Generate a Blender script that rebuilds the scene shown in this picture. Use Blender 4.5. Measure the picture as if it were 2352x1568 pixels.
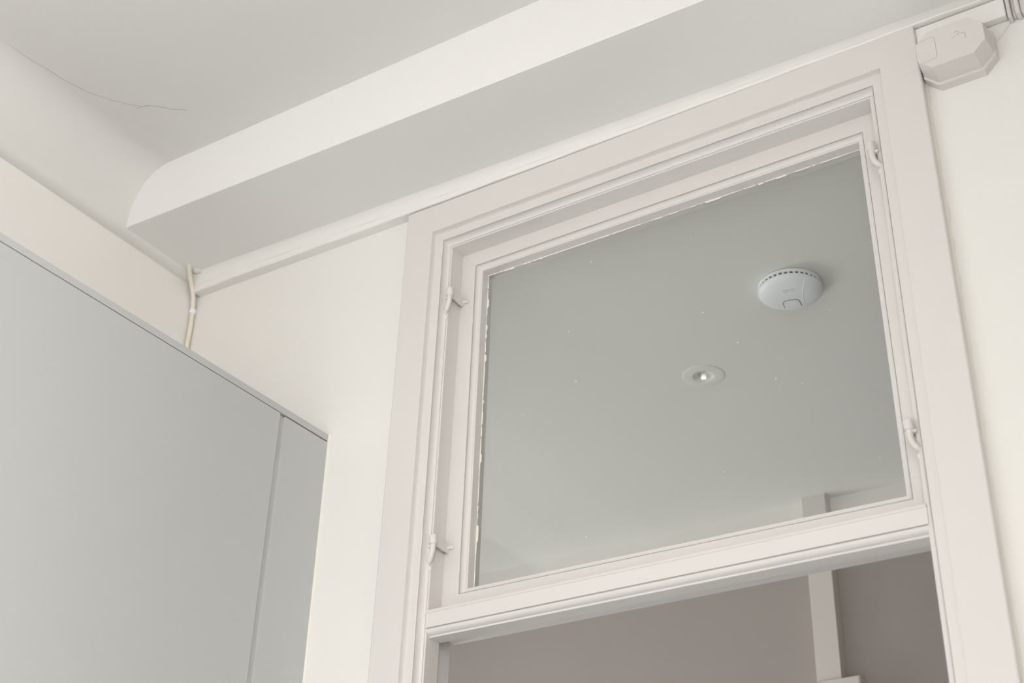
import bpy, bmesh, math, random
from mathutils import Vector, Matrix

# ------------------------------------------------------------------ clear
for o in list(bpy.data.objects):
    bpy.data.objects.remove(o, do_unlink=True)
SC = bpy.context.scene
COL = SC.collection

# ------------------------------------------------------------------ camera
cd = bpy.data.cameras.new('camera'); CAM = bpy.data.objects.new('camera', cd); COL.objects.link(CAM)
R_ = Vector((0.8417, 0.5393, 0.0272)); U_ = Vector((0.2580, -0.4460, 0.8571)); F_ = Vector((-0.4743, 0.7144, 0.5145))
R_.normalize(); F_.normalize(); U_ = R_.cross(F_).normalized(); R_ = F_.cross(U_)
M = Matrix((R_, U_, -F_)).transposed().to_4x4(); M.translation = (0.7313, -1.716, 1.55)
CAM.matrix_world = M
cd.sensor_width = 36.0; cd.sensor_fit = 'HORIZONTAL'; cd.lens = 49.93
cd.clip_start = 0.02; cd.clip_end = 60
cd.dof.use_dof = True; cd.dof.focus_distance = 2.36; cd.dof.aperture_fstop = 5.0
SC.camera = CAM

# ------------------------------------------------------------------ world, daylight, exposure
W = bpy.data.worlds.new('daylight'); SC.world = W; W.use_nodes = True
bg = W.node_tree.nodes['Background']; bg.inputs[0].default_value = (0.80, 0.90, 1.0, 1); bg.inputs[1].default_value = 1.0

def area(name, loc, rot, sx, sy, power, color):
    l = bpy.data.lights.new(name, 'AREA'); l.shape = 'RECTANGLE'; l.size = sx; l.size_y = sy
    l.energy = power; l.color = color
    o = bpy.data.objects.new(name, l); COL.objects.link(o); o.location = loc; o.rotation_euler = rot
    return o
PI = math.pi
# daylight entering by the window behind the camera and by the hall window on the left of the next room
area('window_daylight', (-0.45, -3.36, 2.05), (PI/2-.5, 0, 0), 1.4, 1.9, 10, (1.0, 0.985, 0.97))
area('added_side_light', (1.40, -2.45, 1.75), (0, PI/2-.4, 0), 2.1, 1.1, 108, (1.0, 0.985, 0.97))  # added lamp at an invented side window, evening out the doorway wall
area('hall_daylight', (-2.36, 0.75, 1.65), (0, -PI/2, 0), 1.3, 0.8, 21, (1.0, 0.99, 0.965))

vs = SC.view_settings
vs.view_transform = 'Standard'; vs.look = 'None'; vs.exposure = 0.0; vs.gamma = 1.0; vs.use_curve_mapping = False

# ------------------------------------------------------------------ helpers
def mat(name, col, rough=0.5, bump=0.0, scale=60.0, stretch=(1, 1, 1), var=0.0, vscale=3.0, spec=0.5, metal=0.0):
    m = bpy.data.materials.new(name); m.use_nodes = True
    nt = m.node_tree; b = nt.nodes['Principled BSDF']
    b.inputs['Base Color'].default_value = (*col, 1); b.inputs['Roughness'].default_value = rough
    b.inputs['Metallic'].default_value = metal; b.inputs['Specular IOR Level'].default_value = spec
    tc = nt.nodes.new('ShaderNodeTexCoord'); mp = nt.nodes.new('ShaderNodeMapping')
    mp.inputs['Scale'].default_value = stretch
    nt.links.new(tc.outputs['Object'], mp.inputs['Vector'])
    if bump:
        n = nt.nodes.new('ShaderNodeTexNoise'); n.inputs['Scale'].default_value = scale; n.inputs['Detail'].default_value = 4
        nt.links.new(mp.outputs[0], n.inputs['Vector'])
        bp = nt.nodes.new('ShaderNodeBump'); bp.inputs['Strength'].default_value = bump; bp.inputs['Distance'].default_value = 0.002
        nt.links.new(n.outputs['Fac'], bp.inputs['Height']); nt.links.new(bp.outputs[0], b.inputs['Normal'])
    if var:
        n2 = nt.nodes.new('ShaderNodeTexNoise'); n2.inputs['Scale'].default_value = vscale; n2.inputs['Detail'].default_value = 3
        nt.links.new(tc.outputs['Object'], n2.inputs['Vector'])
        mx = nt.nodes.new('ShaderNodeMix'); mx.data_type = 'RGBA'
        mx.inputs[6].default_value = (*[c*(1-var) for c in col], 1); mx.inputs[7].default_value = (*[min(1, c*(1+var)) for c in col], 1)
        nt.links.new(n2.outputs['Fac'], mx.inputs[0]); nt.links.new(mx.outputs[2], b.inputs['Base Color'])
    return m

WALL = mat('wall_paint', (0.82, 0.794, 0.758), 0.75, 0.10, 90, var=0.012)
CEIL = mat('ceiling_paint_dimmed', (0.715, 0.705, 0.68), 0.85, 0.10, 120, var=0.02)  # darker than the beam, standing in for weaker light on the ceiling
BEAM = mat('ceiling_paint_brightened', (0.82, 0.805, 0.785), 0.8, 0.08, 120, var=0.012)  # same paint as the ceiling, lightened in place of stronger light
TRIM = mat('gloss_trim_paint', (0.715, 0.681, 0.656), 0.42, 0.12, 70, (1, 1, 1), var=0.012)
TRIMV = mat('brushed_trim_paint', (0.715, 0.681, 0.656), 0.42, 0.16, 160, (1, 1, 0.06), var=0.012)
TRIMH = mat('brushed_trim_paint_across', (0.715, 0.681, 0.656), 0.42, 0.16, 160, (0.06, 1, 1), var=0.012)
CORN = mat('cornice_paint', (0.84, 0.82, 0.79), 0.5, 0.12, 60, (0.3, 1, 1), var=0.01)
CAULK = mat('filler_bead', (0.80, 0.775, 0.71), 0.5, 0.4, 90)
CUPB = mat('grey_cupboard_paint', (0.505, 0.508, 0.503), 0.55, 0.05, 260, var=0.01)
RAWWOOD = mat('raw_board_edge', (0.23, 0.14, 0.075), 0.8, 0.2, 80)
PLASTIC = mat('white_plastic', (0.70, 0.665, 0.64), 0.45, 0.03, 200)
ALARM = mat('alarm_plastic', (0.88, 0.90, 0.92), 0.38)
SLOT = mat('dark_slot', (0.05, 0.05, 0.04), 0.9)
GROOVE = mat('moulded_groove', (0.20, 0.20, 0.20), 0.8)
CREAM = mat('cream_cable_sheath', (0.80, 0.745, 0.62), 0.5, 0.05, 60)
FARW = mat('hall_wall_paint', (0.40, 0.355, 0.325), 0.85, 0.1, 90, var=0.015)
FARC = mat('hall_ceiling_paint', (0.80, 0.79, 0.755), 0.85, 0.08, 100, var=0.01)
FART = mat('hall_trunking_plastic', (0.68, 0.63, 0.58), 0.6)
UPPER_BAND = mat('hall_upper_band', (0.83, 0.785, 0.735), 0.8, 0.08, 100, var=0.01)
FLOOR = mat('floor_boards', (0.57, 0.625, 0.665), 0.5, 0.1, 30, (0.2, 4, 1), var=0.1, vscale=5)  # bluish tint chosen to cool the light bounced up to the soffits
CHIP = mat('scraped_paint_edge', (0.86, 0.83, 0.74), 0.55, 0.3, 200)
CRACK = mat('plaster_crack', (0.50, 0.475, 0.44), 0.95)
CHROME = mat('lamp_reflector', (0.90, 0.91, 0.91), 0.30, metal=0.75)
FROST = mat('lamp_lens', (0.80, 0.80, 0.78), 0.5)

def glass_mat():
    m = bpy.data.materials.new('window_glass'); m.use_nodes = True; nt = m.node_tree
    for n in list(nt.nodes): nt.nodes.remove(n)
    out = nt.nodes.new('ShaderNodeOutputMaterial'); mix = nt.nodes.new('ShaderNodeMixShader')
    tr = nt.nodes.new('ShaderNodeBsdfTransparent'); gl = nt.nodes.new('ShaderNodeBsdfGlossy'); fr = nt.nodes.new('ShaderNodeFresnel')
    tr.inputs[0].default_value = (0.955, 0.965, 0.955, 1); gl.inputs['Roughness'].default_value = 0.0; fr.inputs['IOR'].default_value = 1.5
    ns = nt.nodes.new('ShaderNodeTexNoise'); ns.inputs['Scale'].default_value = 5; bp = nt.nodes.new('ShaderNodeBump')
    bp.inputs['Strength'].default_value = 0.03; bp.inputs['Distance'].default_value = 0.002
    nt.links.new(ns.outputs['Fac'], bp.inputs['Height']); nt.links.new(bp.outputs[0], gl.inputs['Normal'])
    # the Fresnel node inverts the index on the inner side of a face; a thin pane reflects alike on both sides
    ge = nt.nodes.new('ShaderNodeNewGeometry'); io = nt.nodes.new('ShaderNodeMix'); io.data_type = 'FLOAT'
    io.inputs[2].default_value = 1.5; io.inputs[3].default_value = 1/1.5
    nt.links.new(ge.outputs['Backfacing'], io.inputs[0]); nt.links.new(io.outputs[0], fr.inputs['IOR'])
    nt.links.new(fr.outputs[0], mix.inputs[0]); nt.links.new(tr.outputs[0], mix.inputs[1]); nt.links.new(gl.outputs[0], mix.inputs[2])
    nt.links.new(mix.outputs[0], out.inputs[0])
    return m
GLASS = glass_mat()

def link(name, bm, m, parent=None, smooth=None):
    bmesh.ops.recalc_face_normals(bm, faces=bm.faces[:])
    me = bpy.data.meshes.new(name); bm.to_mesh(me); bm.free()
    o = bpy.data.objects.new(name, me); COL.objects.link(o)
    if m: me.materials.append(m)
    if smooth is not None:
        for p in me.polygons: p.use_smooth = True
        me.set_sharp_from_angle(angle=math.radians(smooth))
        wn = o.modifiers.new('weighted_normal', 'WEIGHTED_NORMAL'); wn.keep_sharp = True
    if parent: o.parent = parent
    return o

def tag(o, label=None, cat=None, group=None, kind=None):
    if label: o['label'] = label
    if cat: o['category'] = cat
    if group: o['group'] = group
    if kind: o['kind'] = kind
    return o

def empty(name, loc=(0, 0, 0), rz=0.0):
    o = bpy.data.objects.new(name, None); COL.objects.link(o); o.location = loc; o.rotation_euler = (0, 0, rz); o.empty_display_size = 0.05
    return o

def add_box(bm, x0, x1, y0, y1, z0, z1, bev=0.0, seg=2):
    r = bmesh.ops.create_cube(bm, size=1.0)
    vs_ = r['verts']
    for v in vs_:
        v.co = Vector(((x0+x1)/2 + v.co.x*(x1-x0), (y0+y1)/2 + v.co.y*(y1-y0), (z0+z1)/2 + v.co.z*(z1-z0)))
    if bev:
        es = list({e for v in vs_ for e in v.link_edges})
        bmesh.ops.bevel(bm, geom=es, offset=bev, segments=seg, affect='EDGES', profile=0.5)

def box(name, dims, m, parent=None, bev=0.0, seg=2):
    bm = bmesh.new(); add_box(bm, *dims, bev=bev, seg=seg)
    return link(name, bm, m, parent, 40 if bev else None)

def prism(bm, rings):
    """rings: list of equal-length closed loops of points; skins them and caps both ends"""
    R = [[bm.verts.new(p) for p in r] for r in rings]
    n = len(R[0])
    for a, b in zip(R, R[1:]):
        for i in range(n):
            bm.faces.new((a[i], a[(i+1) % n], b[(i+1) % n], b[i]))
    bm.faces.new(R[0]); bm.faces.new(R[-1])

def tube(bm, pts, rad, seg=10):
    pts = [Vector(p) for p in pts]; rings = []
    rr = rad if isinstance(rad, (list, tuple)) else [rad]*len(pts)
    up = None
    for i, p in enumerate(pts):
        d = (pts[min(i+1, len(pts)-1)] - pts[max(i-1, 0)]).normalized()
        if up is None:
            up = Vector((0, 0, 1)) if abs(d.z) < 0.9 else Vector((0, 1, 0))
        s = d.cross(up).normalized(); up = s.cross(d).normalized()
        rings.append([p + (s*math.cos(2*PI*k/seg) + up*math.sin(2*PI*k/seg))*rr[i] for k in range(seg)])
    prism(bm, rings)

def spline(pts, n=6):
    P = [Vector(p) for p in pts]; out = []
    for i in range(len(P)-1):
        p0 = P[max(i-1, 0)]; p1 = P[i]; p2 = P[i+1]; p3 = P[min(i+2, len(P)-1)]
        for k in range(n):
            t = k/n
            out.append(0.5*((2*p1) + (p2-p0)*t + (2*p0-5*p1+4*p2-p3)*t*t + (3*p1-p0-3*p2+p3)*t**3))
    out.append(P[-1]); return out

def lathe(bm, prof, seg=48, cap=True):
    """prof: (radius, z) pairs about the local z axis"""
    rings = []
    for r, z in prof:
        if r < 1e-6: rings.append([bm.verts.new((0, 0, z))])
        else: rings.append([bm.verts.new((r*math.cos(2*PI*k/seg), r*math.sin(2*PI*k/seg), z)) for k in range(seg)])
    for a, b in zip(rings, rings[1:]):
        for k in range(seg):
            k2 = (k+1) % seg
            if len(a) == 1 and len(b) == 1: continue
            if len(a) == 1: bm.faces.new((a[0], b[k], b[k2]))
            elif len(b) == 1: bm.faces.new((a[k], a[k2], b[0]))
            else: bm.faces.new((a[k], a[k2], b[k2], b[k]))

def arc(c, r, a0, a1, n):
    """points on an ellipse; r may be (ra, rb)"""
    ra, rb = r if isinstance(r, tuple) else (r, r)
    return [(c[0]+ra*math.cos(math.radians(a0+(a1-a0)*i/n)), c[1]+rb*math.sin(math.radians(a0+(a1-a0)*i/n))) for i in range(n+1)]

# ------------------------------------------------------------------ measured planes (metres)
XL_WALL = -1.213            # left wall
YW = 0.010                  # front of the door wall
YB = 0.097                  # back of the door wall
ZC = 3.297                  # ceiling
ZFAR = 3.05                 # hall ceiling
YFAR = 1.40                 # hall far wall
def soffit(x): return 3.171 - 0.0206*(x + 1.19)
# door lining: inner edge of the fillet
def FXL(z): return -0.5557 - 0.0086*(3.04 - z)
def FXR(z): return 0.2430 + 0.0028*(3.04 - z)
ZTL, ZTR = 3.0397, 3.0440

# ================================================================== STRUCTURE
# door wall, with the opening
bm = bmesh.new()
o_l, o_r, o_t = -0.585, 0.272, 3.068
for (x0, x1, z0, z1) in ((-1.35, o_l, 0, 3.45), (o_r, 2.45, 0, 3.45), (o_l, o_r, o_t, 3.45)):
    add_box(bm, x0, x1, YW, YB, z0, z1)
tag(link('wall_front', bm, WALL), 'off-white plastered wall around the doorway', 'wall', kind='structure')
# left wall
tag(box('wall_left', (XL_WALL-0.12, XL_WALL, -3.2, YW, 0, 3.45), WALL), 'off-white wall rising behind the grey cupboard', 'wall', kind='structure')
bm = bmesh.new()  # unseen side wall made thick so its reveal shades the doorway's right
for d in ((0.97, 1.34, -3.2, -3.02, 0, 3.45), (0.97, 1.34, -1.88, YW, 0, 3.45), (0.97, 1.34, -3.02, -1.88, 0, .68), (0.97, 1.34, -3.02, -1.88, 2.82, 3.45)): add_box(bm, *d)
tag(link('wall_right', bm, WALL), 'unseen off-white side wall, thickened to shade the right of the doorway, with an added window', 'wall', kind='structure')
w3 = tag(empty('added_window_3', (1.29, -2.45, .68)), 'tall white window added in the unseen side wall to light the doorway', 'window', kind='structure')  # invented opening for the added side lamp
for nm, d in (('stile', (-.03, .03, -.57, -.51, 0, 2.14)), ('stile', (-.03, .03, .51, .57, 0, 2.14)), ('meeting_rail', (-.03, .03, -.51, .51, 1.05, 1.10)),
              ('rail', (-.03, .03, -.51, .51, 0, .08)), ('rail', (-.03, .03, -.51, .51, 2.08, 2.14))):
    box(nm, d, TRIM, w3, 0.004)
# back wall with a window opening
bm = bmesh.new()
wx0, wx1, wz0, wz1 = -1.20, 0.40, 0.95, 3.05
for (x0, x1, z0, z1) in ((-1.35, wx0, 0, 3.45), (wx1, 2.52, 0, 3.45), (wx0, wx1, wz1, 3.45), (wx0, wx1, 0, wz0)):
    add_box(bm, x0, x1, -3.30, -3.18, z0, z1)
tag(link('wall_back', bm, WALL), 'off-white wall with the daylight window', 'wall', kind='structure')
w2 = tag(empty('window_2', (-0.40, -3.24, wz0)), 'tall white sash window letting in the daylight', 'window', kind='structure')
for nm, d in (('stile', (-.80, -.74, -.03, .03, 0, 2.1)), ('stile', (.74, .80, -.03, .03, 0, 2.1)), ('meeting_rail', (-.74, .74, -.03, .03, 1.03, 1.08)),
              ('rail', (-.74, .74, -.03, .03, 0, .08)), ('rail', (-.74, .74, -.03, .03, 2.04, 2.1))):
    box(nm, d, TRIM, w2, 0.004)
tag(box('floor', (-2.6, 2.6, -3.4, 1.6, -0.1, 0.0), FLOOR), 'unseen board floor, tinted blue-grey to cool the bounced light', 'floor', kind='structure')

# coved ceiling: one profile swept along the left wall
prof = [(2.45, ZC), (0.5, ZC), (-0.4, ZC)]
prof += arc((-1.187+0.088, ZC-0.112), (0.088, 0.112), 90, 180, 14)
prof += [(-1.1875, 3.178), (-1.190, 3.170), (-1.196, 3.164), (-1.205, 3.1605), (XL_WALL-0.004, 3.159)]
prof += [(XL_WALL-0.004, 3.45), (2.45, 3.45)]
bm = bmesh.new(); prism(bm, [[(x, y, z) for x, z in prof] for y in (-3.2, YW)])
ceiling = tag(link('ceiling', bm, CEIL, smooth=35), 'smooth white plaster ceiling coved down to the left wall', 'ceiling', kind='structure')
# hairline crack in the ceiling plaster
def ribbon(name, pts, w, z, m, parent, seed):
    random.seed(seed); P = spline([(p[0], p[1], 0) for p in pts], 5); bm = bmesh.new(); prev = None
    for i, p in enumerate(P):
        d = (P[min(i+1, len(P)-1)]-P[max(i-1, 0)]).normalized(); s = Vector((-d.y, d.x, 0))
        j = s*random.uniform(-.0012, .0012); ww = w*random.uniform(.4, 1.0)
        q = [p+j+s*ww, p+j-s*ww]
        cur = [bm.verts.new((a.x, a.y, zz)) for a in q for zz in (z, z-0.0004)]
        if prev:
            bm.faces.new((prev[1], prev[3], cur[3], cur[1])); bm.faces.new((prev[0], prev[1], cur[1], cur[0])); bm.faces.new((prev[2], prev[3], cur[3], cur[2]))
        prev = cur
    return link(name, bm, m, parent)
ribbon('plaster_crack', [(-1.105, -0.62), (-1.098, -0.555), (-1.084, -0.474), (-1.06, -0.42), (-1.025, -0.375), (-1.0056, -0.3634)], .0005, ZC-0.0001, CRACK, ceiling, 4)
ribbon('plaster_crack', [(-1.035, -0.372), (-1.0056, -0.3634), (-0.975, -0.335), (-0.9537, -0.3178)], .0006, ZC-0.0001, CRACK, ceiling, 7)

# boxed beam along the door wall
bm = bmesh.new(); yf = -0.219
rings = []
for x in (-1.30, 2.45):
    s = soffit(x)
    rings.append([(x, YW+0.02, s), (x, yf+0.0015, s), (x, yf, s+0.0015), (x, yf, 3.40), (x, YW+0.02, 3.40)])
prism(bm, rings)
# cut the left end back to the cove: keep it inside the ceiling solid
tag(link('ceiling_beam', bm, BEAM), 'white plastered boxed beam running over the doorway', 'beam', kind='structure')

# cornice strip where the beam soffit meets the door wall
bm = bmesh.new(); rings = []
random.seed(3)
N = 60
for i in range(N+1):
    x0_ = XL_WALL+.014; x = x0_ + (0.462-x0_)*i/N
    s = soffit(x)+0.001; b = 3.1325 + 0.004*max(0, (-0.65-x)/0.55)
    w = 0.0006*math.sin(x*31)+0.0005*math.sin(x*77+1)
    h = s-b
    pr = [(YW+.01, b+.001), (-0.009+w, b), (-0.0115+w, b+.0012), (-0.012+w, b+h*.34), (-0.0125+w, b+h*.42), (-0.0145, b+h*.46), (-0.0165, b+h*.58), (-0.0205, b+h*.78), (-0.027, b+h*.93), (-0.033, s), (YW+.01, s)]
    rings.append([(x, y, z) for y, z in pr])
prism(bm, rings)
tag(link('trim_1', bm, CORN, smooth=30), 'thin glossy white cornice strip under the beam above the doorway', 'cornice', kind='structure')

# ------------------------------------------------------------------ hall seen through the doorway
wf = tag(box('wall_far', (-2.6, 2.6, YFAR, YFAR+.1, 0, ZFAR+.2), FARW), 'taupe wall of the hall beyond the doorway', 'wall', kind='structure')
box('upper_band', (-2.2, 1.6, YFAR-.003, YFAR, 2.92, ZFAR), UPPER_BAND, wf)  # paler band along the top of the hall wall
bm = bmesh.new()
for d in ((-2.3, -2.2, YB, YFAR, 0, 0.95), (-2.3, -2.2, YB, YFAR, 2.35, ZFAR+.2), (-2.3, -2.2, YB, 0.10+.2, .95, 2.35), (-2.3, -2.2, 1.2, YFAR, .95, 2.35)): add_box(bm, *d)
tag(link('wall_hall_left', bm, FARW), 'taupe hall end wall with a side window', 'wall', kind='structure')
tag(box('wall_hall_right', (1.6, 1.7, YB, YFAR, 0, ZFAR+.2), FARW), 'taupe hall end wall opposite its window', 'wall', kind='structure')
DLX, DLY = -0.3755, 0.6900
bm = bmesh.new()
x0, x1, y0, y1 = -2.3, 1.7, YB-.001, YFAR
angs = sorted([2*PI*k/48 for k in range(48)] + [math.atan2(cy-DLY, cx-DLX) % (2*PI) for cx in (x0, x1) for cy in (y0, y1)])
ri, ro, ru = [], [], []
for a in angs:
    c, s_ = math.cos(a), math.sin(a)
    t = min([(x1-DLX)/c if c > 1e-9 else (x0-DLX)/c if c < -1e-9 else 1e9, (y1-DLY)/s_ if s_ > 1e-9 else (y0-DLY)/s_ if s_ < -1e-9 else 1e9])
    ri.append(bm.verts.new((DLX+.021*c, DLY+.021*s_, ZFAR))); ro.append(bm.verts.new((DLX+t*c, DLY+t*s_, ZFAR))); ru.append(bm.verts.new((DLX+.021*c, DLY+.021*s_, ZFAR+.08)))
for i in range(len(angs)):
    j = (i+1) % len(angs)
    bm.faces.new((ri[i], ri[j], ro[j], ro[i])); bm.faces.new((ri[i], ri[j], ru[j], ru[i]))
add_box(bm, x0, x1, y0, y1, ZFAR+.08, ZFAR+.2)
tag(link('ceiling_hall', bm, FARC), 'flat pale ceiling of the hall seen through the fanlight', 'ceiling', kind='structure')

# ================================================================== DOORWAY FRAME
door = tag(empty('door_1', (0, 0, 0)), 'off-white painted wooden doorway frame with moulded architrave', 'door frame', kind='structure')

# lining profile: t outward from the fillet edge, y depth
lin = [(0.0, .0155), (.0004, .015), (.0028, .015)]
lin += [(t, y) for t, y in arc((.0028, .0005), (.0075, .0125), 90, 8, 9)]      # ovolo
lin += [(.0107, .0040), (.0116, .0040), (.0118, .0006), (.0127, 0.0), (.0300, 0.0), (.0300, YB), (.0120, YB), (.0120, .050), (0.0, .050)]
# architrave profile
arch = [(.0262, .0004)] + [(t, y) for t, y in arc((.0262, -.0105), (.0032, .0109), 90, 10, 6)][1:] + [(.0298, -.0108), (.0305, -.0110), (.0880, -.0110), (.0896, -.0100), (.0905, -.0080), (.0905, YW+.002), (.0262, YW+.002)]
def leg_member(name, prof, side, m):
    bm = bmesh.new(); rings = []
    for k in range(9):
        ring = []
        for t, y in prof:
            zt = (ZTL if side < 0 else ZTR)+t
            z = zt*k/8
            x = FXL(z)-t if side < 0 else FXR(z)+t
            ring.append((x, y, z))
        rings.append(ring)
    prism(bm, rings); return link(name, bm, m, door, 32)
def head_member(name, prof, m):
    bm = bmesh.new(); rings = []
    for k in range(9):
        ring = []
        for t, y in prof:
            xa = FXL(ZTL+t)-t; xb = FXR(ZTR+t)+t; f = k/8
            ring.append((xa+(xb-xa)*f, y, ZTL+(ZTR-ZTL)*f+t))
        rings.append(ring)
    prism(bm, rings); return link(name, bm, m, door, 32)
leg_member('jamb', lin, -1, TRIMV); leg_member('jamb', lin, 1, TRIMV); head_member('head_lining', lin, TRIMH)
leg_member('architrave', arch, -1, TRIM); leg_member('architrave', arch, 1, TRIM); head_member('architrave', arch, TRIM)

# transom bar
bm = bmesh.new(); rings = []
for k in range(9):
    f = k/8; dz = 0.0052*f
    z0 = 2.298
    pr = [(.0245, z0), (.0232, z0+.0006), (.0230, z0+.0035)]
    pr += [(y, z) for y, z in arc((.0245, z0+.0125), (.0105, .0090), 270, 185, 8)][0:]
    pr += [(.0175, z0+.0129), (.0175, z0+.0140), (.0132, z0+.0143), (.0130, z0+.0150), (.0130, z0+.0375), (.0115, z0+.0385), (.0108, z0+.0405), (.0115, z0+.0425), (.0135, z0+.0435), (.050, z0+.0440), (.050, z0+.050), (YB, z0+.050), (YB, z0+.012), (.050, z0+.012), (.050, z0)]
    x = FXL(2.31)+(FXR(2.31)-FXL(2.31))*f
    x += (-.002 if k == 0 else .002 if k == 8 else 0)
    rings.append([(x, y, z+dz) for y, z in pr])
prism(bm, rings); link('transom_bar', bm, TRIMH, door, 32)

# old filler along the outer edge of the right-hand architrave
bm = bmesh.new(); random.seed(11); rings = []
for i in range(90):
    z = 3.128 - i*0.016
    x = FXR(z)+.0905; w = .0022+.0012*random.random() + (0.0025 if random.random() < .12 else 0); w *= 1 if z > 2.35 else .6
    if z > 2.995: w += .0025
    rings.append([(x-.0005, YW+.002, z), (x-.0005, YW-.004-.003*random.random(), z), (x+w*.5, YW-.0028, z), (x+w, YW+.0005, z), (x+w, YW+.002, z)])
prism(bm, rings); link('filler_bead', bm, CAULK, door, 60)

# ================================================================== FANLIGHT SASH
win = tag(empty('window_1', (0, 0, 0)), 'off-white hinged fanlight sash with one clear pane above the doorway', 'window', kind='structure')
SQ = {'TL': (-0.5159, 3.0001), 'TR': (0.2041, 3.0030), 'BL': (-0.5186, 2.3857), 'BR': (0.2093, 2.3842)}
sash = [(0.0, .0595), (.0004, .059), (.0028, .059)]
sash += [(t, y) for t, y in arc((.0028, .0505), (.0070, .0080), 90, 8, 8)]
sash += [(.0100, .0536), (.0109, .0536), (.0111, .0503), (.0120, .050), (.0315, .050), (.0470, .050), (.0470, .091), (.0315, .091), (0.0, .091)]
def corner(c, t):
    sx = -1 if 'L' in c else 1; sz = 1 if 'T' in c else -1
    tz = min(t, .0315) if sz < 0 else t
    return (SQ[c][0]+sx*t, SQ[c][1]+sz*tz)
def sash_member(name, a, b, m):
    bm = bmesh.new(); rings = []
    for k in range(9):
        ring = []
        for t, y in sash:
            p = corner(a, t); q = corner(b, t); f = k/8
            ring.append((p[0]+(q[0]-p[0])*f, y, p[1]+(q[1]-p[1])*f))
        rings.append(ring)
    prism(bm, rings); return link(name, bm, m, win, 32)
sash_member('stile', 'BL', 'TL', TRIMV); sash_member('stile', 'BR', 'TR', TRIMV)
sash_member('rail', 'TL', 'TR', TRIMH)
# bottom rail: square-cut member between the stiles
bm = bmesh.new(); rings = []
for k in range(9):
    f = k/8; ring = []
    for t, y in sash:
        tt = min(t, .0315)
        xa = SQ['BL'][0]-tt; xb = SQ['BR'][0]+tt
        ring.append((xa+(xb-xa)*f, y, SQ['BL'][1]+(SQ['BR'][1]-SQ['BL'][1])*f-tt+(0 if t < .04 else -1e-5)))
    rings.append(ring)
prism(bm, rings); link('rail', bm, TRIMH, win, 32)
# glass
bm = bmesh.new(); add_box(bm, -0.521, 0.212, .0780, .0810, 2.381, 3.006); link('glass_pane', bm, GLASS, win)
# ragged scraped paint where it meets the glass
def ragged(name, pts, n, seed, wmin, wmax, gap=0.0):
    random.seed(seed); bm = bmesh.new(); a, b, inn = Vector(pts[0]), Vector(pts[1]), Vector(pts[2])
    prev = None; w = wmin
    for i in range(n+1):
        p = a+(b-a)*(i/n)
        if random.random() < .35: w = random.choice((wmin*.3, wmin, wmin*1.4, wmin*1.2, wmax*.6, wmax)) * random.uniform(.8, 1.1)
        q = p + inn*w; hid = random.random() < gap
        cur = [bm.verts.new((p.x, .0768, p.z)), bm.verts.new((q.x, .0772, q.z)), bm.verts.new((q.x, .0779, q.z)), bm.verts.new((p.x, .0779, p.z))]
        if prev and not hid:
            for k in range(3): bm.faces.new((prev[k], prev[k+1], cur[k+1], cur[k]))
        prev = cur
    bmesh.ops.delete(bm, geom=[v for v in bm.verts if not v.link_faces], context='VERTS')
    return link(name, bm, CHIP, win)
ragged('paint_edge', ((-.5186, 0, 2.387), (-.5159, 0, 3.000), (1, 0, 0)), 190, 2, .0010, .0036, .015)
ragged('paint_edge', ((-.5159, 0, 3.0001), (.2041, 0, 3.003), (0, 0, -1)), 260, 5, .0010, .0030, .01)
random.seed(23); bm = bmesh.new()
for i in range(26):
    x = random.uniform(-.49, .19); z = random.uniform(2.43, 2.97); r = random.choice((.0006, .0006, .0007, .0009, .0012))
    bmesh.ops.create_icosphere(bm, subdivisions=1, radius=r, matrix=Matrix.Translation((x, .0778, z)))
tag(link('paint_specks', bm, CHIP, win), 'tiny white paint specks on the glass', kind='stuff')

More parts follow.
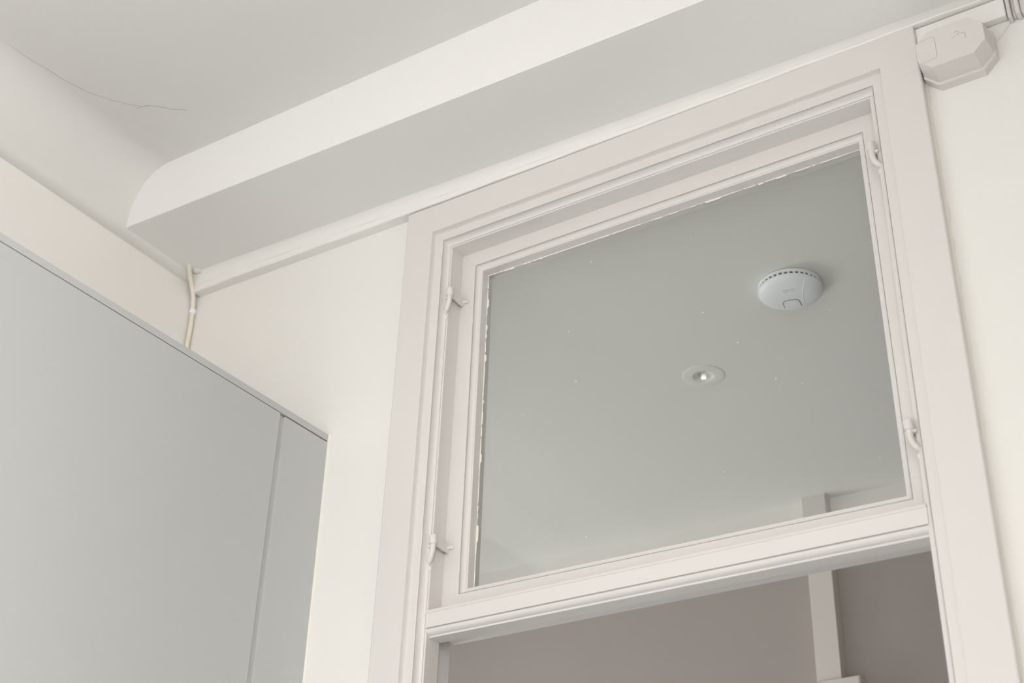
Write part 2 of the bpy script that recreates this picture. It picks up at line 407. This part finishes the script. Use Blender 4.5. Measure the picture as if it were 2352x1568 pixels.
# lift-off hook hinges, thick with paint
def hinge(x, z, s, tilt):
    """s = -1 for the left jamb, +1 for the right jamb"""
    bm = bmesh.new()
    lathe(bm, [(0, .0086), (.0052, .0086), (.0068, .0072), (.0070, .005), (.0071, -.0060), (.0066, -.0082), (.0040, -.0086), (0, -.0086)], 18)
    for v in bm.verts: v.co.x += .0004*math.sin(v.co.z*900); v.co.y += .0004*math.cos(v.co.z*700)
    h = link('hinge', bm, TRIM, win, 50); h.location = (x, .0085, z)
    h.rotation_euler = (0, math.radians(tilt), 0)
    # hook pin curling into the lining
    bm = bmesh.new()
    tube(bm, spline([(0, 0, -.006), (0.0003, -.0002, -.014), (s*.0008, .0000, -.022), (s*.0035, .001, -.030), (s*.0075, .003, -.035), (s*.0105, .006, -.0375)], 4), [.0050]*4+[.0047]*13+[.0040]*4, 10)
    link('hook', bm, TRIM, h, 60)
    # web between hook and lining
    bm = bmesh.new(); add_box(bm, min(0, s*.010), max(0, s*.010), -.0005, .0062, -.0125, -.0075, .0012)
    link('web', bm, TRIM, h, 50)
    # paint-filled screw head below
    bm = bmesh.new(); bmesh.ops.create_uvsphere(bm, u_segments=10, v_segments=7, radius=.0042, matrix=Matrix.Translation((s*.0085, .0062, -.0465)) @ Matrix.Diagonal((1, .7, 1.35, 1)))
    link('screw', bm, TRIM, h, 60)
    # flat strap running back to the sash face
    bm = bmesh.new(); rings = []
    random.seed(int(z*1000))
    for i in range(9):
        f = i/8; y = .003 + f*(.0415-.003)
        top = .0065 - .0035*f; bot = -.0085 - .0015*f - (.0015*random.random() if f > .4 else 0); w = .0016+.0004*random.random()
        xo = -s*.0002*i
        rings.append([(xo-w, y, bot), (xo+w, y, bot), (xo+w, y, top), (xo-w, y, top)])
    prism(bm, rings)
    link('strap', bm, TRIM, h, 30)
    bm = bmesh.new(); tube(bm, spline([(0, .0385, -.002), (-s*.005, .0398, -.0005), (-s*.0095, .0400, -.0015), (-s*.0115, .0405, -.0045)], 3), [.0040, .0040, .0038, .0038, .0036, .0034, .0032, .0030, .0022, .0016], 8)
    link('strap_end', bm, TRIM, h, 60)
    return h
tag(hinge(FXL(2.935)+.0062, 2.937, -1, 2), 'paint-clogged hook hinge near the top of the sash')
tag(hinge(FXL(2.456)+.0058, 2.459, -1, 0), 'paint-clogged hook hinge near the bottom of the sash')
tag(hinge(FXR(2.945)-.0060, 2.945, 1, 0), 'paint-clogged hook on the alarm side of the sash')
tag(hinge(FXR(2.464)-.0060, 2.463, 1, 0), 'paint-clogged hook low on the alarm side of the sash')

# ================================================================== GREY CUPBOARD
cup = tag(empty('cupboard', (-0.8015, YW-.001, 0), -0.0133), 'tall flat-fronted pale grey cupboard built into the corner beside the doorway', 'cupboard')
D = 0.385; TH = .019; ZT = 2.712
bm = bmesh.new()
add_box(bm, -D, -D+.018, -1.16, -.004, .0, ZT-.004)          # back
add_box(bm, -D, -TH-.002, -1.16, -.004, ZT-.022, ZT-.003)      # top
add_box(bm, -D, -TH-.002, -1.16, -1.14, 0, ZT-.004)
add_box(bm, -D, -TH-.002, -.022, -.004, 0, ZT-.004)
add_box(bm, -D, -TH-.002, -.170, -.100, 0, ZT-.022)
add_box(bm, -D, -TH-.002, -1.14, -.022, .08, .10)
link('carcass', bm, CUPB, cup)
box('top_rail', (-TH, 0, -1.16, -.0025, ZT-.0128, ZT), CUPB, cup, .0008)
box('filler_panel', (-TH, 0, -.1175, -.0030, .08, ZT-.0155), CUPB, cup, .0010)
dr = box('cupboard_door', (-TH, 0, -1.16, -.1295, .08, ZT-.0140), CUPB, cup, .0012)
box('gap_strip', (-TH, -.0055, -.1300, -.1170, .08, ZT-.0140), CUPB, cup)
bm = bmesh.new(); add_box(bm, -TH, -.003, -.118, -.004, ZT-.0157, ZT-.0127); link('raw_edge', bm, RAWWOOD, cup)
# bead of filler against the wall
bm = bmesh.new(); random.seed(5); rings = []
for i in range(80):
    z = ZT+.001-i*.03 if i else ZT+.001
    w = .0026+.0006*random.random() + (.0012 if i == 0 else 0)
    rings.append([(-.004, .002, z), (-.004, -.003, z), (.0004, -.0032, z), (w*.7, -.0012, z), (w, .0008, z), (w, .002, z)])
prism(bm, rings); link('filler_bead', bm, CAULK, cup, 60)

# ================================================================== CABLE IN THE CORNER
path = [(-1.2075, .0035, 2.30), (-1.2075, .0035, 2.80), (-1.2068, .0035, 3.02), (-1.2060, .0033, 3.06), (-1.2064, .0022, 3.10), (-1.2030, -.005, 3.129), (-1.1985, -.018, 3.149), (-1.1900, -.034, 3.159), (-1.1790, -.050, 3.1690), (-1.1720, -.060, 3.1760)]
cab = None
bm = bmesh.new(); tube(bm, spline(path, 6), .0049, 12)
cab = tag(link('cable', bm, CREAM, smooth=60), 'cream round cable running down the wall corner behind the grey cupboard', 'cable')
bm = bmesh.new()
lathe(bm, [(.0049, .005), (.0068, .0045), (.0072, .002), (.0072, -.002), (.0068, -.0045), (.0049, -.005)], 16)
for v in bm.verts: v.co += Vector((-1.2066, .0032, 3.099))
link('cable_clip', bm, ALARM, cab, 40)
bm = bmesh.new(); bmesh.ops.create_uvsphere(bm, u_segments=14, v_segments=8, radius=.009, matrix=Matrix.Translation((-1.176, -.030, 3.1705)) @ Matrix.Diagonal((1.2, 1.2, .45, 1)))
link('filler_lump', bm, CEIL, cab, 60)

# ================================================================== ALARM BOX ON THE WALL BESIDE THE ARCHITRAVE
bat = box('mounting_batten', (0.3320, 0.470, -0.004, YW, 3.094, 3.1315), CORN, None, .003)
tag(bat, 'short painted wooden batten under the cornice above the white alarm box', 'batten')
def octa(x0, x1, z0, z1, cx, cz):
    return [(x0+cx, z0), (x1-cx, z0), (x1, z0+cz), (x1, z1-cz), (x1-cx, z1), (x0+cx, z1), (x0, z1-cz), (x0, z0+cz)]
bx = tag(empty('alarm_box', (0.39, YW, 3.05)), 'white plastic alarm box with clipped corners mounted on the wall beside the architrave', 'alarm')
def loft(name, layers, m, parent, bev=.0012):
    bm = bmesh.new(); rings = []
    for y, (x0, x1, z0, z1, cx, cz) in layers:
        rings.append([(x-.39, y-YW, z-3.05) for x, z in octa(x0, x1, z0, z1, cx, cz)])
    prism(bm, rings)
    if bev:
        es = [e for e in bm.edges if len(e.link_faces) == 2 and e.calc_face_angle(0) > .25]
        bmesh.ops.bevel(bm, geom=es, offset=bev, segments=2, affect='EDGES', profile=.5)
    return link(name, bm, m, parent, 35)
loft('base', [(YW, (.3355, .4455, 3.005, 3.093, .021, .021)), (-.0050, (.3355, .4455, 3.0055, 3.093, .021, .021))], PLASTIC, bx, .001)
cov = loft('cover', [(-.0045, (.3365, .4425, 3.0105, 3.091, .020, .020)), (-.0400, (.3385, .4400, 3.0135, 3.084, .0195, .0190))], PLASTIC, bx, .0016)
YF_ = -.0400-YW
def line3(name, pts, r, parent, m, n=3):
    bm = bmesh.new(); tube(bm, [(x-.39, YF_, z-3.05) for x, z in pts], r, 6); return link(name, bm, m, parent, 60)
SEAM = mat('moulded_seam', (0.58, 0.55, 0.525), 0.6)
line3('battery_cover', [(.3450, 3.0685), (.3640, 3.0715), (.3672, 3.0695), (.3680, 3.0660), (.3680, 3.0330), (.3660, 3.0290), (.3450, 3.0265)], .0006, cov, SEAM)
line3('embossed_mark', [(.3975, 3.0625), (.4000, 3.0650), (.4035, 3.0645), (.4045, 3.0610), (.4010, 3.0575)], .0007, cov, SEAM)
line3('embossed_mark', [(.3930, 3.0540), (.4010, 3.0575), (.4115, 3.0585), (.4130, 3.0560), (.4130, 3.0460)], .0007, cov, SEAM)
# painted thin wire and ribbed corner block to the right of the alarm
bm = bmesh.new()
for k, (a, b, y) in enumerate(((.4715, .4775, -.006), (.4775, .4835, .001), (.4835, .4905, -.009), (.4905, .505, -.002))):
    add_box(bm, a, b, y, YW, 3.086+.004*(k % 2), soffit(.49), .0022)
tag(link('trim_2', bm, TRIM, None, 50), 'ribbed painted corner block at the end of the cornice', 'corner block', kind='structure')
bm = bmesh.new(); tube(bm, spline([(.474, YW-.001, 3.092), (.462, YW-.001, 3.076), (.452, YW-.001, 3.066), (.444, YW-.001, 3.060)], 4), .0007, 6)
tag(link('wire', bm, WALL, None, 60), 'thin painted-over wire running from the corner block to the alarm box', 'wire')

# ================================================================== HALL FITTINGS
# smoke alarm
sa = tag(empty('smoke_alarm', (-0.0800, 0.4570, ZFAR)), 'round white domed smoke alarm with vent slots on the hall ceiling', 'smoke alarm')
bm = bmesh.new(); lathe(bm, [(0, 0), (.0585, 0), (.0605, -.0015), (.0605, -.0055), (.0590, -.0068), (0, -.0068)], 64); link('base', bm, ALARM, sa, 40)
bm = bmesh.new(); lathe(bm, [(0, -.0066), (.0568, -.0066), (.0568, -.0135), (0, -.0135)], 64); link('vent_recess', bm, SLOT, sa, 40)
def dome(r):
    r = min(r, .0609)
    return -.0155 - .0150*(1-(r/.061)**2.6)**.62
prof = [(0, -.0108), (.0588, -.0108), (.0604, -.0122), (.0610, -.0150)] + [(.0608-i*.0608/22, dome(.0608-i*.0608/22)) for i in range(23)]
bm = bmesh.new(); lathe(bm, prof, 72); cover = link('cover', bm, ALARM, sa, 45)
bm = bmesh.new(); add_box(bm, .0540, .0596, -.0019, .0019, -.0122, -.0064)
rib0 = link('vent_rib', bm, ALARM, sa)
for k in range(1, 36):
    c = rib0.copy(); COL.objects.link(c); c.parent = sa; c.rotation_euler = (0, 0, 2*PI*k/36)
def on_dome(u, v, off=.0):
    return Vector((u, v, dome(math.hypot(u, v))-off))
RZ = math.radians(20)
def rotp(p): return Vector((p.x*math.cos(RZ)-p.y*math.sin(RZ), p.x*math.sin(RZ)+p.y*math.cos(RZ), p.z))
def drape(name, pts, r, m, parent, n=5, off=0.0):
    bm = bmesh.new(); sp = spline([(a, b, 0) for a, b in pts], n)
    tube(bm, [rotp(on_dome(p.x, p.y, off)) for p in sp], r, 6); return link(name, bm, m, parent, 60)
drape('test_button', [(-.0125, .0345), (-.0145, .0250), (-.0155, .0170), (-.0140, .0100), (-.0090, .0055), (0, .0040), (.0090, .0045), (.0140, .0085), (.0162, .0150), (.0175, .0230), (.0190, .0320)], .0008, GROOVE, sa)
drape('button_dimple', [(-.0090, .0140), (0, .0115), (.0090, .0130), (.0085, .0190), (0, .0205), (-.0085, .0195), (-.0090, .0140)], .0008, ALARM, sa)
drape('speaker_mark', [(-.0150, -.0270), (-.0040, -.0295), (.0080, -.0300)], .0008, SEAM, sa)
drape('speaker_mark', [(-.0125, -.0220), (-.0030, -.0240), (.0075, -.0245)], .0006, SEAM, sa)
drape('speaker_mark', [(-.0120, -.0165), (-.0030, -.0180), (.0090, -.0180), (.0095, -.0290)], .0006, ALARM, sa)
drape('seam', [(.030, -.0520), (.0262, -.038), (.0230, -.020), (.0225, .000), (.0240, .018), (.0270, .034)], .0007, ALARM, sa)
drape('seam', [(-.024, .0420), (-.0235, .030), (-.0240, .018)], .0006, ALARM, sa)
# recessed downlight
dl = tag(empty('downlight', (DLX, DLY, ZFAR)), 'small round recessed downlight with a silver reflector on the hall ceiling', 'downlight')
bm = bmesh.new(); lathe(bm, [(.0190, .0040), (.0205, .0005), (.0225, -.0016), (.0260, -.0024), (.0380, -.0024), (.0440, -.0018), (.0455, -.0008), (.0455, .0002)], 64); link('bezel', bm, FARC, dl, 40)
bm = bmesh.new(); lathe(bm, [(.0200, .0025), (.0180, .0080), (.0130, .0140), (.0060, .0170), (0, .0175)], 11); link('reflector', bm, CHROME, dl, 20)
bm = bmesh.new(); lathe(bm, [(0, .0050), (.0035, .0060), (.0050, .0100), (.0050, .0170)], 24); link('lamp_lens', bm, FROST, dl, 50)
# trunking with a box at its foot
tk = tag(empty('cable_trunking', (-0.407, YFAR, 2.585)), 'square pale trunking running up the hall wall to the ceiling', 'trunking')
box('channel', (-.029, .031, -.038, 0, 0, ZFAR-2.585), FART, tk, .001)
jb = tag(empty('junction_box', (-0.383, YFAR, 2.40)), 'pale square box on the hall wall at the foot of the trunking', 'junction box')
box('body', (-.052, .052, -.040, 0, 0, .185), FART, jb, .002)
box('lid', (-.050, .050, -.044, -.040, .002, .183), FART, jb, .001)
